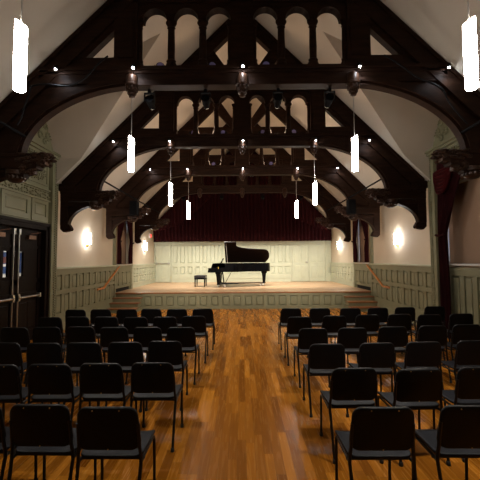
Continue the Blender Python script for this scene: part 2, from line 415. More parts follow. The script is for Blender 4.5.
# ------------------------------------------------------------------ windows (daylight behind roller shades)
def window(s, win, idx, lab):
    a, b_, z0, z1 = win
    M = side_map(s)
    w = MB(M)
    for q in ((a, b_, z0, z0+0.07), (a, b_, z1-0.07, z1), (a, a+0.07, z0, z1), (b_-0.07, b_, z0, z1), ((a+b_)/2-0.03, (a+b_)/2+0.03, z0, z1), (a, b_, (z0+z1)/2-0.03, (z0+z1)/2+0.03)):
        w.box(*q, -0.24, -0.18)
    o = struct(w.build('window_%d' % idx, 'white_paint'), lab, 'window')
    MB(M).box(a+0.02, b_-0.02, z0+0.02, z1-0.02, -0.215, -0.205).build('pane', 'clear_glass', o)
    MB(M).box(a-0.03, b_+0.03, z0-0.035, z0, -0.24, 0.13).build('window_sill', 'white_paint', o, bevel=0.005)
window(1, WIN_R, 1, 'tall hall window at the right with a brown shade and dark red drapes')
window(-1, WIN_S, 2, 'narrow window beside the stage on the left wall')
window(1, WIN_S, 3, 'narrow window beside the stage on the right wall')
def shade(s, win, gap, lab, inset=0.02):
    a, b_, z0, z1 = win
    M = side_map(s)
    t = thing('roller_shade', lab, 'window shade', M((a+b_)/2, z1, -0.1))
    def L(u, v, w):
        p = Vector(M(u, v, w)) - t.location
        return tuple(p)
    MB(L).box(a+inset, b_-inset, z0+gap, z1-0.04, -0.103, -0.097).build('shade_cloth', 'shade_fabric', t)
    MB(L).tube([(a+0.01, z1-0.035, -0.1), (b_-0.01, z1-0.035, -0.1)], 0.03, 10).build('roller', 'white_paint', t)
    MB(L).box(a+inset, b_-inset, z0+gap-0.025, z0+gap, -0.11, -0.09).build('hem_bar', 'shade_fabric', t)
shade(1, WIN_R, 0.035, 'brown roller shade drawn down over the large right hall window')
shade(-1, WIN_S, 0.035, 'brown roller shade in the narrow window left of the stage', 0.03)
shade(1, WIN_S, 0.035, 'brown roller shade in the narrow window right of the stage', 0.03)

def drape(name, s, y_edge, direction, z_top, z_bot, wtop, wmid, wbot, ztie, lab, swag=False, off=0.2, tiefrac=None):
    """a tied-back velvet drape on a side wall: one edge straight at y_edge, the other drawn in at the tie"""
    t = thing(name, lab, 'curtain', (s*(W-off), y_edge, z_bot))
    m = MB(); nu, nv = 44, 40; g = []
    for i in range(nv+1):
        z = z_bot+(z_top-z_bot)*i/nv
        if z > ztie:
            q = (z-ztie)/(z_top-ztie); wd = wmid+(wtop-wmid)*q
        else:
            q = (ztie-z)/max(0.01, ztie-z_bot); wd = wmid+(wbot-wmid)*min(1, q*2.2)**0.7
        row = []
        for j in range(nu+1):
            u = j/nu
            amp = 0.035
            row.append(m.pt(s*(-1)*(-0.0)+s*amp*math.sin(u*math.pi*2*7+0.4*math.sin(z*2)), direction*u*wd, z-z_bot))
        g.append(row)
    for i in range(nv):
        for j in range(nu): m.f.append([g[i][j], g[i][j+1], g[i+1][j+1], g[i+1][j]])
    o = m.build('drape_cloth', 'velvet', t, smooth=True)
    so = o.modifiers.new('thickness', 'SOLIDIFY'); so.thickness = 0.008; so.offset = 0
    b = MB(); b.tube([(-s*0.06+s*0.06*0, direction*(-0.02), ztie-z_bot), (-s*0.07, direction*wmid*0.5, ztie-z_bot-0.03), (-s*0.05, direction*(wmid+0.02), ztie-z_bot)], 0.028, 8)
    b.build('tieback', 'velvet', t, smooth=True)
    if swag:
        sw = MB(); n = 7; rows = []
        for k in range(n*6+1):       # festoon: stacked sagging folds
            v = k/(n*6); row = []
            for j in range(17):
                u = j/16; sag = (1-abs(2*u-1)**3)
                z = min(z_top, 3.82)-z_bot-0.10*v-sag*0.46*v
                r = 0.05+0.03*math.cos(v*n*2*math.pi)
                row.append(sw.pt(-s*(r*(0.4+0.6*sag)+0.05), direction*(u*0.80*(1-0.12*v)), z))
            rows.append(row)
        for i in range(len(rows)-1):
            for j in range(16): sw.f.append([rows[i][j], rows[i][j+1], rows[i+1][j+1], rows[i+1][j]])
        so = sw.build('swag', 'swag_velvet', t, smooth=True).modifiers.new('thickness', 'SOLIDIFY'); so.thickness = 0.008
    return t
drape('window_drape', 1, 8.24, -1, 4.12, 0.03, 1.2, 0.30, 0.36, 2.35, 'dark red floor-length drape with a swag at the far side of the right hall window', swag=True)
drape('window_drape', 1, 6.05, 1, 4.22, 0.03, 0.93, 0.28, 0.36, 2.35, 'dark red drape at the near side of the right hall window, mostly out of view')
for s, sd in ((-1, 'left'), (1, 'right')):
    drape('window_drape', s, 14.74, -1, 3.55, 1.68, 0.78, 0.22, 0.42, 2.55, 'dark red tied drape on the far side of the %s stage window' % sd, off=0.14)
    drape('window_drape', s, 13.06, 1, 3.55, 1.68, 0.78, 0.16, 0.30, 2.55, 'dark red tied drape on the near side of the %s stage window' % sd, off=0.14)
    v = MB(side_map(s)); v.box(13.12, 14.72, 0.622, 0.758, 0.0, 0.02)
    for k in range(26): v.box(13.14+k*0.06, 13.165+k*0.06, 0.63, 0.75, 0.02, 0.032)
    v.box(13.12, 14.72, 0.622, 0.634, 0.02, 0.04); v.box(13.12, 14.72, 0.746, 0.758, 0.02, 0.04)
    tag(v.build('vent_grille', 'grille'), 'long dark floor vent below the %s stage window' % sd, 'vent')

# ------------------------------------------------------------------ left double doors and the lobby seen through their glass
M = side_map(-1)
fr = MB(M)
a, b_, zt = DOOR
for q in ((a-0.1, a+0.04, 0, zt+0.1), (b_-0.04, b_+0.1, 0, zt+0.1), (a-0.1, b_+0.1, zt-0.04, zt+0.1)): fr.box(*q, -0.2, 0.06)
for q in ((a-0.13, a-0.06, 0, zt+0.13), (b_+0.06, b_+0.13, 0, zt+0.13), (a-0.13, b_+0.13, zt+0.06, zt+0.13)): fr.box(*q, 0.03, 0.085)
fo = struct(fr.build('door_1', 'door_wood', bevel=0.005), 'dark wooden double doors with steel push bars in the left wall', 'door')
ymid = (a+b_)/2
for k, (u0, u1, sgn) in enumerate(((a+0.045, ymid-0.004, 1), (ymid+0.004, b_-0.045, -1))):
    d = MB(M); w0, w1 = -0.12, -0.075
    um = u1-0.33 if sgn > 0 else u0+0.17      # vision slot near the meeting stile
    va, vb = um-0.0, um+0.15
    z_a, z_b = 1.48, 2.02
    d.box(u0, va, 0.01, zt-0.045, w0, w1); d.box(vb, u1, 0.01, zt-0.045, w0, w1)
    d.box(va, vb, 0.01, z_a, w0, w1); d.box(va, vb, z_b, zt-0.045, w0, w1)
    st = 0.11
    for q in ((u0, u0+st, 0.01, zt-0.045), (u1-st, u1, 0.01, zt-0.045), (u0, u1, 0.01, 0.25), (u0, u1, 0.95, 1.12), (u0, u1, 1.3, 1.4), (u0, u1, 2.1, 2.16), (u0, u1, zt-0.14, zt-0.045)):
        if q[2] < z_a-0.05 or q[2] > z_b: d.box(q[0]+0.0005, q[1]-0.0005, q[2], q[3] if q[3] < z_a or q[2] > z_b or q[1]-q[0] < 0.2 else q[3], w1, w1+0.018)
    for (pa, pb) in ((u0+st+0.03, (u0+u1)/2-0.02), ((u0+u1)/2+0.02, u1-st-0.03)):
        d.frustum(pa, pb, 0.3, 0.9, w1, w1+0.012, 0.02)
    leaf = d.build('door_leaf', 'door_wood', fo)
    MB(M).box(va, vb, z_a, z_b, -0.1, -0.094).build('vision_pane', 'clear_glass', leaf)
    br = MB(M)
    br.tube([(u0+0.09, 1.02, w1+0.075), (u1-0.09, 1.02, w1+0.075)], 0.028, 10)
    br.box(u0+0.06, u0+0.12, 0.97, 1.07, w1, w1+0.09); br.box(u1-0.12, u1-0.06, 0.97, 1.07, w1, w1+0.09)
    br.build('push_bar', 'steel', leaf, smooth=True)
    ur = u1-0.085 if sgn > 0 else u0+0.085
    rd = MB(M); rd.tube([(ur, 0.05, w1+0.045), (ur, 2.44, w1+0.045)], 0.014, 8); rd.box(ur-0.03, ur+0.03, 2.38, 2.5, w1, w1+0.07); rd.box(ur-0.03, ur+0.03, 0.95, 1.1, w1, w1+0.08)
    rd.build('latch_rod', 'steel', leaf)
    cl = MB(M); uc = u0+0.14 if sgn > 0 else u1-0.42
    uc = u0+0.3 if sgn > 0 else u1-0.55
    cl.box(uc, uc+0.27, 2.30, 2.39, w1, w1+0.07); cl.tube([(uc+0.1, 2.42, w1+0.04), (uc+0.34, 2.47, w1+0.13)], 0.009, 6); cl.tube([(uc+0.34, 2.47, w1+0.13), (uc+0.4, 2.52, w1+0.02)], 0.009, 6)
    cl.build('door_closer', 'bronze', leaf, bevel=0.004)
lb = MB()
for q in ((-8.0, -W-T, 5.4, 14.6, -0.1, 0.0), (-8.0, -W-T, 5.4, 14.6, 2.9, 3.0), (-8.1, -8.0, 5.4, 14.6, -0.1, 3.0), (-8.0, -W-T, 5.3, 5.4, -0.1, 3.0), (-8.0, -W-T, 14.6, 14.7, -0.1, 3.0)): lb.box(*q)
struct(lb.build('wall_lobby', 'lobby_white'), 'plain lit lobby behind the double doors', 'wall')
t = thing('notice_board', 'dark blue notice board with a red and white sheet, glimpsed through the door glass', 'notice board', (-7.98, 12.6, 1.40))
MB().box(0, 0.03, -1.7, 1.9, 0, 0.72).build('board', 'lobby_blue', t)
MB().prism([(-1.6, 0.5), (-0.4, 0.6), (-0.4, 0.42), (-1.6, 0.26)], 0.03, 0.035, 'a').build('red_sheet', 'lobby_red', t)
MB().prism([(-1.6, 0.27), (-0.4, 0.36), (-0.4, 0.27), (-1.6, 0.20)], 0.036, 0.04, 'a').build('white_sheet', 'lobby_white', t)
light('lobby_light', 'AREA', 90, (1, 0.95, 0.88), (-6.4, 10.5, 2.85), aim=(-6.4, 10.5, 0), size=0.8)

sp = at(53, 263.5, X=-W)
m = MB(); m.box(-W, -W+0.012, sp.y-0.04, sp.y+0.04, sp.z-0.06, sp.z+0.06); m.box(-W+0.012, -W+0.022, sp.y-0.012, sp.y+0.012, sp.z-0.025, sp.z+0.025)
tag(m.build('light_switch', 'ivory', bevel=0.003), 'small pale switch plate above the left dado by the beaded pilaster', 'light switch')

# ------------------------------------------------------------------ stage
st = MB(); st.box(-W, W, SF+0.03, Y1, 0, SH-0.03)
so = struct(st.build('stage_platform', 'sage_paint'), 'raised concert stage with panelled front', 'stage')
MB().box(-W, W, SF+0.06, Y1, SH-0.03, SH).build('stage_boards', 'stage_floor', so)
MB().box(-W, W, SF-0.03, SF+0.06, SH-0.045, SH).build('stage_nosing', 'stage_nosing', so, bevel=0.01)
b = MB(front_map(SF+0.03))
panels(b, -3.72, 3.72, [(0.12, 0.50)], 0.405, 0.28, 0.004, 0.004, 0.0, 0.575); b.box(-3.72, 3.72, 0, 0.05, 0.03, 0.045)
b.build('stage_front_panels', 'sage_paint', so, bevel=0.003)
for s, sd in ((-1, 'left'), (1, 'right')):
    t = thing('stage_steps', 'three wooden-tread steps up to the stage against the %s wall' % sd, 'steps', (s*4.25, SF, 0))
    m = MB()
    for k in range(3):
        z = 0.155*(k+1); yf = -0.28*(3-k)
        m.box(-0.53, 0.47*1.0, yf, 0.0, z-0.155, z-0.035) if s > 0 else m.box(-0.47, 0.53, yf, 0.0, z-0.155, z-0.035)
        tr = MB()
        if s > 0: tr.box(-0.56, 0.47, yf-0.03, yf+0.28, z-0.035, z)
        else: tr.box(-0.47, 0.56, yf-0.03, yf+0.28, z-0.035, z)
        tr.build('tread', 'stage_nosing', t, bevel=0.008)
    m.build('riser_block', 'sage_paint', t)
    # handrail
    p = [at(96, 289, X=-W+0.09), at(104, 289, X=-W+0.09), at(118, 268, X=-W+0.09)]
    P0 = Vector((s*(W-0.09), 11.35, 0.88)); P1 = Vector((s*(W-0.09), 11.85, 0.88)); P2 = Vector((s*(W-0.09), 13.35, 1.58))
    h = thing('handrail', 'orange-brown wooden handrail rising beside the %s stage steps' % sd, 'handrail', (s*W, 11.35, 0.8))
    rl = MB(); pts = [P0, P0.lerp(P1, .5), P1.lerp(P0, .12), P1+Vector((0, .06, .012)), P1.lerp(P2, .12), P1.lerp(P2, .5), P2]
    rl.tube([q-h.location for q in pts], 0.036, 10); rl.build('rail', 'rail_wood', h, smooth=True)
    for q in (P0.lerp(P1, .35), P1.lerp(P2, .3), P1.lerp(P2, .85)):
        q = q-h.location
        bk = MB(); bk.tube([q-Vector((0, 0, .03)), q-Vector((0, 0, .075)), q+Vector((s*0.08, 0, -.075))], 0.01, 8); bk.box(q.x+s*0.08-0.006, q.x+s*0.08+0.006, q.y-.03, q.y+.03, q.z-.115, q.z-.035)
        bk.build('rail_bracket', 'black_steel', h)

# back wall of the stage: panels and doors
b = MB(front_map(Y1))
for (u0, u1) in ((-3.84, 2.62),):
    panels(b, u0, u1, [(1.05, 1.46), (1.64, 2.62)], 0.415, 0.27, 0.03, 0.03, 0.8, 2.86); b.box(u0, u1, SH, 0.8, 0, 0.06)
panels(b, 4.52, 4.78, [(1.05, 1.46), (1.64, 2.62)], 0.26, 0.15, 0.03, 0.03, 0.8, 2.86); b.box(4.52, 4.78, SH, 0.8, 0, 0.06)
b.box(-W+0.01, W-0.01, 2.86, 3.0, 0, 0.08)
trim(b.build('trim', 'pale_sage', bevel=0.003), 'pale panelled wall behind the piano')
def stage_door(idx, u0, u1, leaves, lab, bar):
    M = front_map(Y1)
    f = MB(M)
    f.box(u0-0.05, u0, SH, 2.86, 0, 0.07); f.box(u1, u1+0.05, SH, 2.86, 0, 0.07); f.box(u0-0.05, u1+0.05, 2.80, 2.86, 0, 0.07)
    o = struct(f.build('door_%d' % idx, 'pale_sage'), lab, 'door')
    wd = (u1-u0)/leaves
    for k in range(leaves):
        a, c = u0+k*wd+0.014, u0+(k+1)*wd-0.014
        d = MB(M); d.box(a, c, SH+0.02, 2.785, 0.0, 0.055)
        mid = (a+c)/2
        for (pa, pb) in ((a+0.1, mid-0.05), (mid+0.05, c-0.1)):
            for (za, zb) in ((0.85, 1.5), (1.68, 2.62)):
                d.frustum(pa, pb, za, zb, 0.055, 0.066, 0.01)
        l = d.build('door_leaf', 'pale_sage', o)
        if bar:
            h = MB(M); h.tube([(a+0.06, 1.64, 0.1), (c-0.06, 1.64, 0.1)], 0.022, 8); h.box(a+0.04, a+0.1, 1.58, 1.7, 0.03, 0.11); h.box(c-0.1, c-0.04, 1.58, 1.7, 0.03, 0.11)
            h.build('push_bar', 'steel', l)
        elif k == 0:
            h = MB(M); h.tube([(c-0.09, 1.66, 0.03), (c-0.09, 1.66, 0.10)], [0.05, 0.045], 10); h.tube([(c-0.09, 1.66, .09), (c-0.20, 1.66, .1)], 0.016, 8)
            h.build('door_handle', 'steel', l)
stage_door(2, -4.72, -3.90, 1, 'pale door with a steel push bar at the left of the stage back wall', True)
stage_door(3, 2.68, 4.47, 2, 'pale double door with a knob at the right of the stage back wall', False)

# main stage curtain, cut to the gable
def curtain(name, y, x0, x1, zb, top, lab, mt='velvet', seed=1, bot=None, amp=0.05):
    rnd = random.Random(seed); n = int(abs(x1-x0)*56); ph = 0; m = MB(); nz = 8; cols = []
    for j in range(n+1):
        x = x0+(x1-x0)*j/n
        ph += (x1-x0)/n*2*math.pi/0.19*(0.75+0.5*rnd.random())
        d = amp*math.sin(ph)
        lo = zb if bot is None else bot(x)
        hi = top(x)
        cols.append([m.pt(x, y+d*(1.0-0.4*k/nz), lo+(hi-lo)*k/nz) for k in range(nz+1)])
    for j in range(n):
        for k in range(nz): m.f.append([cols[j][k], cols[j+1][k], cols[j+1][k+1], cols[j][k+1]])
    o = m.build(name, mt, smooth=True)
    sm = o.modifiers.new('thickness', 'SOLIDIFY'); sm.thickness = 0.006; sm.offset = 0
    return tag(o, lab, 'curtain')
zc = at(243, 241.3, Y=18.55).z
curtain('stage_curtain', 18.55, -4.74, 4.74, zc, lambda x: AP-abs(x)-0.12, 'deep red pleated curtain hanging across the back of the stage above the panels', seed=3)
def swag_side(s):
    def bot(x):
        q = max(0.0, min(1.0, (4.55-abs(x))/3.6))
        return 3.35+2.6*q**1.8
    curtain('swag_curtain', 18.22, s*0.95, s*4.6, 0, lambda x: max(bot(x)+0.05, min(AP-abs(x)-0.15, 8)), 'dark red swag curtain sweeping down to the %s side of the stage' % ('left' if s < 0 else 'right'), 'velvet', 5+s, bot, 0.03)
swag_side(-1); swag_side(1)

# ------------------------------------------------------------------ roof trusses
def ell(a, bb, x0, z0, n=28, e=1.85):
    """from (x0, z0+bb) flat to (x0+a, z0) upright"""
    P = []
    for k in range(n+1):
        t = math.pi/2*k/n
        P.append((x0+a*abs(math.sin(t))**(2/e), z0+bb*abs(math.cos(t))**(2/e)))
    return P
def make_truss():
    root = thing('roof_truss', '', 'roof truss')
    def S(s): return lambda a, b, c: (s*a, b, c)
    for s in (-1, 1):
        M = S(s)
        # principal rafter: two stepped bands under the slope
        r = MB(M); o = 0.02; xb = 4.62
        def strip(d0, d1, h, xa, xz):
            r.prism([(xa, AP-xa-d0), (xz, AP-xz-d0), (xz, AP-xz-d1), (xa, AP-xa-d1)], -h, h)
        strip(o, 0.10, 0.19, 0.0, xb); strip(0.10, 0.24, 0.13, 0.0, xb); strip(0.24, 0.46, 0.16, 0.1, xb-0.1)
        r.build('principal_rafter', 'dark_wood', root)
        t = MB(M)
        t.prism([(2.0, AP-2.0-0.44), (3.0, AP-3.0-0.44), (2.9, 5.08), (2.62, 5.24), (2.15, 5.71), (2.0, 5.86)], -0.1, 0.1); t.box(2.1, 3.0, -0.1, 0.1, 5.0, 5.22); t.build('strut', 'dark_wood', root)
        q = MB(M); q.box(1.765, 2.15, -0.15, 0.15, 5.02, 6.2); q.box(1.70, 2.19, -0.17, 0.17, 5.02, 5.12); q.box(1.83, 2.085, 0.15, 0.17, 5.2, 6.0); q.box(1.83, 2.085, -0.17, -0.15, 5.2, 6.0)
        q.build('queen_post', 'dark_wood', root)
        # arcade plate with three round arches
        ar = MB(M); zs, ztop = 5.86, 6.16
        wins = ((0.19, 0.60), (0.735, 1.14), (1.27, 1.67))
        for (xa, xz) in wins:
            cx, rr = (xa+xz)/2, (xz-xa)/2
            arc = [(cx-rr*math.cos(math.pi*k/16), zs+rr*math.sin(math.pi*k/16)) for k in range(17)]
            ar.band(arc, [(p[0], ztop) for p in arc], -0.1, 0.1)
            arc2 = [(cx-(rr+0.04)*math.cos(math.pi*k/16), zs+(rr+0.04)*math.sin(math.pi*k/16)) for k in range(17)]
            ar.band(arc, arc2, -0.13, 0.13)
        for (xa, xz) in ((0.60, 0.735), (1.14, 1.27), (1.67, 1.77)): ar.box(xa, xz, -0.1, 0.1, zs, ztop)
        ar.build('arcade', 'dark_wood', root)
        prof = [(0.10, 5.02), (0.10, 5.10), (0.075, 5.15), (0.085, 5.18), (0.06, 5.21), (0.064, 5.4), (0.058, 5.74), (0.075, 5.76), (0.06, 5.78), (0.095, 5.84), (0.095, 5.87)]
        for x in (0.668, 1.205): MB(M).lathe(prof, x, 0, 14).build('arcade_column', 'dark_wood', root, smooth=True)
        for x in (0.20, 1.74):
            MB(M).lathe([(rr*0.72, z) for rr, z in prof], x, 0, 12).build('half_column', 'dark_wood', root, smooth=True)
        # arched brace under the beam
        inn = ell(1.87, 1.14, 1.80, 3.58)
        br = MB(M)
        out1 = ell(1.87+0.06, 1.14+0.05, 1.80, 3.58); out2 = ell(1.87+0.13, 1.14+0.10, 1.80, 3.58); out3 = ell(1.87+0.2, 1.14+0.15, 1.80, 3.58)
        br.band(inn, out1, -0.12, 0.12); br.band(out1, out2, -0.17, 0.17); br.band(out2, out3, -0.14, 0.14)
        br.build('arched_brace', 'dark_wood', root)
        sp = MB(M)
        sp.band(out3, [(min(4.5, max(1.8, p[0]+0.05+0.75*((p[0]-1.8)/2.0)**1.2)), AP-min(4.5, max(1.8, p[0]+0.05+0.75*((p[0]-1.8)/2.0)**1.2))-0.38) if p[0] > 3.0 else (p[0], max(4.90, p[1]+0.02) if p[0] < 2.3 else 4.92) for p in out3], -0.07, 0.07); sp.box(3.85, 4.5, -0.065, 0.065, 3.56, 3.75); sp.build('spandrel', 'dark_wood', root)
        hb = MB(M); hb.box(3.40, 4.66, -0.16, 0.16, 3.33, 3.58); hb.box(3.7, 4.66, -0.19, 0.19, 3.52, 3.58); hb.box(3.62, 4.66, -0.13, 0.13, 3.20, 3.30)
        hm = hb.build('hammer_beam', 'dark_wood', root, bevel=0.008)
        cv = MB(M); rnd = random.Random(11)
        cv.box(3.27, 3.6, -0.15, 0.15, 3.40, 3.55)
        for k in range(90):
            x = rnd.uniform(3.20, 3.72); sd = rnd.choice((-1, 1, 0)); z = rnd.uniform(3.39, 3.59)
            y = sd*0.17 if sd else rnd.uniform(-.16, .16)
            if not sd: z = rnd.choice((3.39, 3.58)); 
            if x < 3.28: y = rnd.uniform(-.16, .16); z = rnd.uniform(3.40, 3.57)
            cv.blob((x, y, z), (rnd.uniform(.03, .07), rnd.uniform(.025, .04), rnd.uniform(.015, .035)), 6, 4)
        for k in range(7):
            cv.blob((3.24+k*0.07, 0, 3.585), (.05, .15, .028), 8, 4)
        cv.build('carved_end', 'carved_wood', hm, smooth=True)
        cv = MB(M)
        for k in range(36):
            x = rnd.uniform(3.46, 3.74); sd = rnd.choice((-1, 1)); 
            cv.blob((x, sd*rnd.uniform(0.08, 0.16), rnd.uniform(3.25, 3.36)), (rnd.uniform(.03, .07), .04, rnd.uniform(.02, .04)), 6, 4)
        cv.box(3.48, 3.7, -0.12, 0.12, 3.26, 3.34)
        cv.build('carved_bracket', 'carved_wood', hm, smooth=True)
        bs = MB(M); bs.lathe([(0.03, 3.11), (0.09, 3.125), (0.125, 3.155), (0.14, 3.19), (0.115, 3.22), (0.15, 3.24), (0.155, 3.31)], 3.80, 0, 14)
        for k in range(14): bs.blob((3.80+0.14*math.cos(k*.449), 0.14*math.sin(k*.449), 3.19), (.03, .03, .035), 6, 4)
        bs.build('turned_boss', 'carved_wood', hm, smooth=True)
        wp = MB(M); wp.box(4.46, 4.66, -0.14, 0.14, 2.72, 3.62); wp.box(4.30, 4.68, -0.17, 0.17, 3.58, 3.70); wp.box(4.45, 4.78, -0.15, 0.15, 3.62, 3.78)
        wp.prism([(4.44, 2.74), (4.66, 2.74), (4.66, 2.62), (4.58, 2.54), (4.46, 2.56), (4.38, 2.64)], -0.12, 0.12)
        for k in range(8): wp.blob((4.42+0.03*(k % 4), -0.1+0.2*(k//4), 2.62), (.05, .05, .05), 6, 4)
        wp.build('wall_post', 'dark_wood', root, bevel=0.006)
        lin = ell(0.74, 0.52, 3.72, 2.70, 16, 2.0)
        lb_ = MB(M); lo2 = ell(0.74+0.05, 0.52+0.06, 3.72, 2.70, 16, 2.0)
        lb_.band(lin, lo2, -0.13, 0.13)
        lb_.band(lo2, [(p[0], 3.32) for p in lo2], -0.06, 0.06); lb_.build('lower_bracket', 'dark_wood', root)
        # carved pendant below the beam end
    cb = MB(); cb.box(-3.42, 3.42, -0.13, 0.13, 4.76, 5.0); cb.box(-3.38, 3.38, -0.19, 0.19, 4.985, 5.045); cb.box(-3.42, 3.42, -0.16, 0.16, 4.92, 4.965)
    cb.box(-1.85, 1.85, -0.165, 0.165, 4.715, 4.80); cb.box(-1.85, 1.85, -0.15, 0.15, 4.80, 4.83)
    cb.build('collar_beam', 'dark_wood', root, bevel=0.006)
    uc = MB(); uc.box(-2.25, 2.25, -0.15, 0.15, 6.16, 6.36); uc.box(-2.2, 2.2, -0.18, 0.18, 6.30, 6.38); uc.build('upper_collar', 'dark_wood', root, bevel=0.006)
    for s in (-1, 1):
        t = MB(S(s)); t.prism([(0.10, 6.36), (0.36, 6.36), (0.98, AP-0.98-0.44), (0.74, AP-0.74-0.44)], -0.12, 0.12); t.build('upper_strut', 'dark_wood', root)
    kp = MB(); kp.box(-0.19, 0.19, -0.15, 0.15, 5.02, AP-0.22); kp.box(-0.22, 0.22, -0.17, 0.17, 5.02, 5.14); kp.build('king_post', 'dark_wood', root)
    for x in (-1.84, 0, 1.84):
        p = MB(); p.lathe([(0.02, 4.50), (0.05, 4.515), (0.045, 4.54), (0.075, 4.57), (0.06, 4.60), (0.095, 4.64), (0.085, 4.68), (0.11, 4.70), (0.11, 4.73), (0.098, 4.74), (0.098, 4.84), (0.085, 4.88), (0.05, 4.905), (0.01, 4.91)], x, -0.09, 16)
        for k in range(10):
            t = k*2*math.pi/10
            p.blob((x+0.085*math.cos(t), -0.09+0.085*math.sin(t), 4.655), (.022, .022, .045), 6, 4); p.blob((x+0.06*math.cos(t+.3), -0.09+0.06*math.sin(t+.3), 4.585), (.018, .018, .035), 6, 4)
        p.build('carved_pendant', 'carved_wood', root, smooth=True)
    for ch in list(root.children):          # members are about 0.2 m thick
        if ch.name.startswith('carved_pendant'): continue
        for o in [ch] + list(ch.children):
            if o.name.startswith('turned_boss'): continue
            for v in o.data.vertices: v.co.y *= 0.62
    return root
TLAB = ['dark hammerbeam roof truss overhead, nearest the camera and out of view', 'dark arcaded hammerbeam roof truss spanning the top of the picture',
        'second dark hammerbeam roof truss, seen below the first arched beam', 'third dark hammerbeam roof truss, directly over the stage front', 'rearmost dark roof truss, over the stage just before the red curtain']
ord5 = ['overhead', 'first', 'second', 'third', 'rearmost']
tr0 = make_truss()
trusses = []
for k, y in enumerate(TY):
    t = tr0 if k == 0 else copy_tree(tr0)
    t.location = (0, y, 0); tag(t, TLAB[k], 'roof truss', 'hammerbeam roof trusses'); trusses.append(t)

# small bright downlights fixed on the trusses
def make_led(lab):
    t = thing('truss_downlight', lab, 'downlight')
    MB().lathe([(0.03, 0.0), (0.034, 0.01), (0.034, 0.05), (0.02, 0.06)], 0, 0, 12).build('housing', 'black_steel', t, smooth=True)
    MB().tube([(0, 0, 0.04), (0, 0.06, 0.045), (0, 0.14, 0.04)], 0.008, 6).build('arm', 'black_steel', t)
    MB().blob((0, 0, -0.004), (0.017, 0.017, 0.018), 12, 8).build('lens', 'led_glass', t, smooth=True)
    return t
led0 = None
LPX = {1: ((55.5, 69), (133, 67.5), (243, 66), (360, 66.2), (449, 67.2)), 2: ((113.3, 141.5), (169.5, 141), (243, 140.5), (316, 140), (369.3, 140)), 3: ((150, 169.5), (187.3, 168.8), (243, 168.5), (297.7, 168), (337.8, 168))}
for k, y in enumerate(TY):
    if k in (0, 4): continue
    for (lx, ly), (x, nm) in zip(LPX[k], ((-3.05, 'left outer spandrel'), (-1.86, 'left carved pendant'), (0, 'middle carved pendant'), (1.86, 'right carved pendant'), (3.05, 'right outer spandrel'))):
        lab = 'tiny bright white downlight above the %s of the %s truss' % (nm, ord5[k])
        if led0 is None: led0 = t = make_led(lab)
        else: t = copy_tree(led0); t['label'] = lab
        t['group'] = 'bright downlights on the trusses'
        t.location = at(lx, ly, Y=y-0.21)
        light('downlight_beam', 'SPOT', 5.0, (0.86, 0.92, 1.0), (0, -0.045, -0.02), parent=t, aim=(0.0 if abs(x) < 3 else (0.12 if x < 0 else -0.12), 0.06, -0.35), spot_size=R(95), spot_blend=0.6, shadow_soft_size=0.015)

# pendant lamps
def make_pendant():
    t = thing('pendant_lamp', '', 'pendant lamp')
    n = 24
    sh = MB(); rr = 0.046
    prof = [(rr*0.9, 0.0), (rr, 0.006)] + [(rr*(1+0.04*math.sin(k/10*math.pi)), k/10*0.565+0.006) for k in range(11)]
    # hollow glass cylinder with a slanting top rim
    rings = []
    for (r, z) in prof + [(rr-0.006, 0.571), (rr-0.006, 0.02)]:
        rings.append([sh.pt(r*math.cos(2*math.pi*j/n), r*math.sin(2*math.pi*j/n), z-(0.03*math.cos(2*math.pi*j/n) if z > 0.565 else 0)) for j in range(n)])
    for k in range(len(rings)-1):
        for j in range(n): sh.f.append([rings[k][j], rings[k][(j+1) % n], rings[k+1][(j+1) % n], rings[k+1][j]])
    sh.f.append(rings[0][::-1]); sh.f.append(rings[-1])
    s_ = sh.build('glass_shade', 'lamp_glass', t, smooth=True)
    MB().tube([(0.0, -rr-0.004, 0.53), (0.0, -rr+0.01, 0.53)], 0.007, 8).build('pin', 'black_steel', s_)
    MB().tube([(0, 0, 0.3), (0, 0, 0.6)], 0.004, 6).tube([(-rr, 0, 0.53), (rr, 0, 0.53)], 0.003, 6).build('stem', 'black_steel', t)
    MB().tube([(0, 0, 0.58), (0, 0, 1.29)], 0.006, 6).build('cable', 'wire_steel', t)
    return t
pn0 = make_pendant()
PPX = [((19.3, 90.5), (472, 88.5)), ((129, 171.5), (357.5, 171)), ((171, 205.5), (315, 204.5)), ((188, 218.7), (297.7, 217.8))]
pos = ['nearest the camera at the picture edge', 'second from the camera, under the first truss', 'third from the camera, under the second truss', 'farthest back, before the red curtain']
for k in range(4):
    for s in (-1, 1):
        t = pn0 if (k == 0 and s == -1) else copy_tree(pn0)
        pp = at(*PPX[k][s > 0], Y=TY[k]-0.09); t.location = (s*1.84 if k else pp.x, TY[k]-0.09, pp.z)
        light('lamp_bulb', 'SPOT', 135, (1.0, 0.92, 0.80), (0, 0, -0.01), parent=t, aim=(0, 0, -3), spot_size=R(112), spot_blend=0.8, shadow_soft_size=0.05)
        t.rotation_euler = (0, 0, 0 if s < 0 else math.pi)
        tag(t, 'white glass tube pendant lamp on the %s, %s' % ('left' if s < 0 else 'right', pos[k]), 'pendant lamp', 'white tube pendant lamps')
# the pin should face the camera on both sides
for o in [x for x in bpy.data.objects if x.name.startswith('pin') and x.parent and x.parent.parent and x.parent.parent.rotation_euler.z > 1]:
    o.rotation_euler = (0, 0, math.pi)

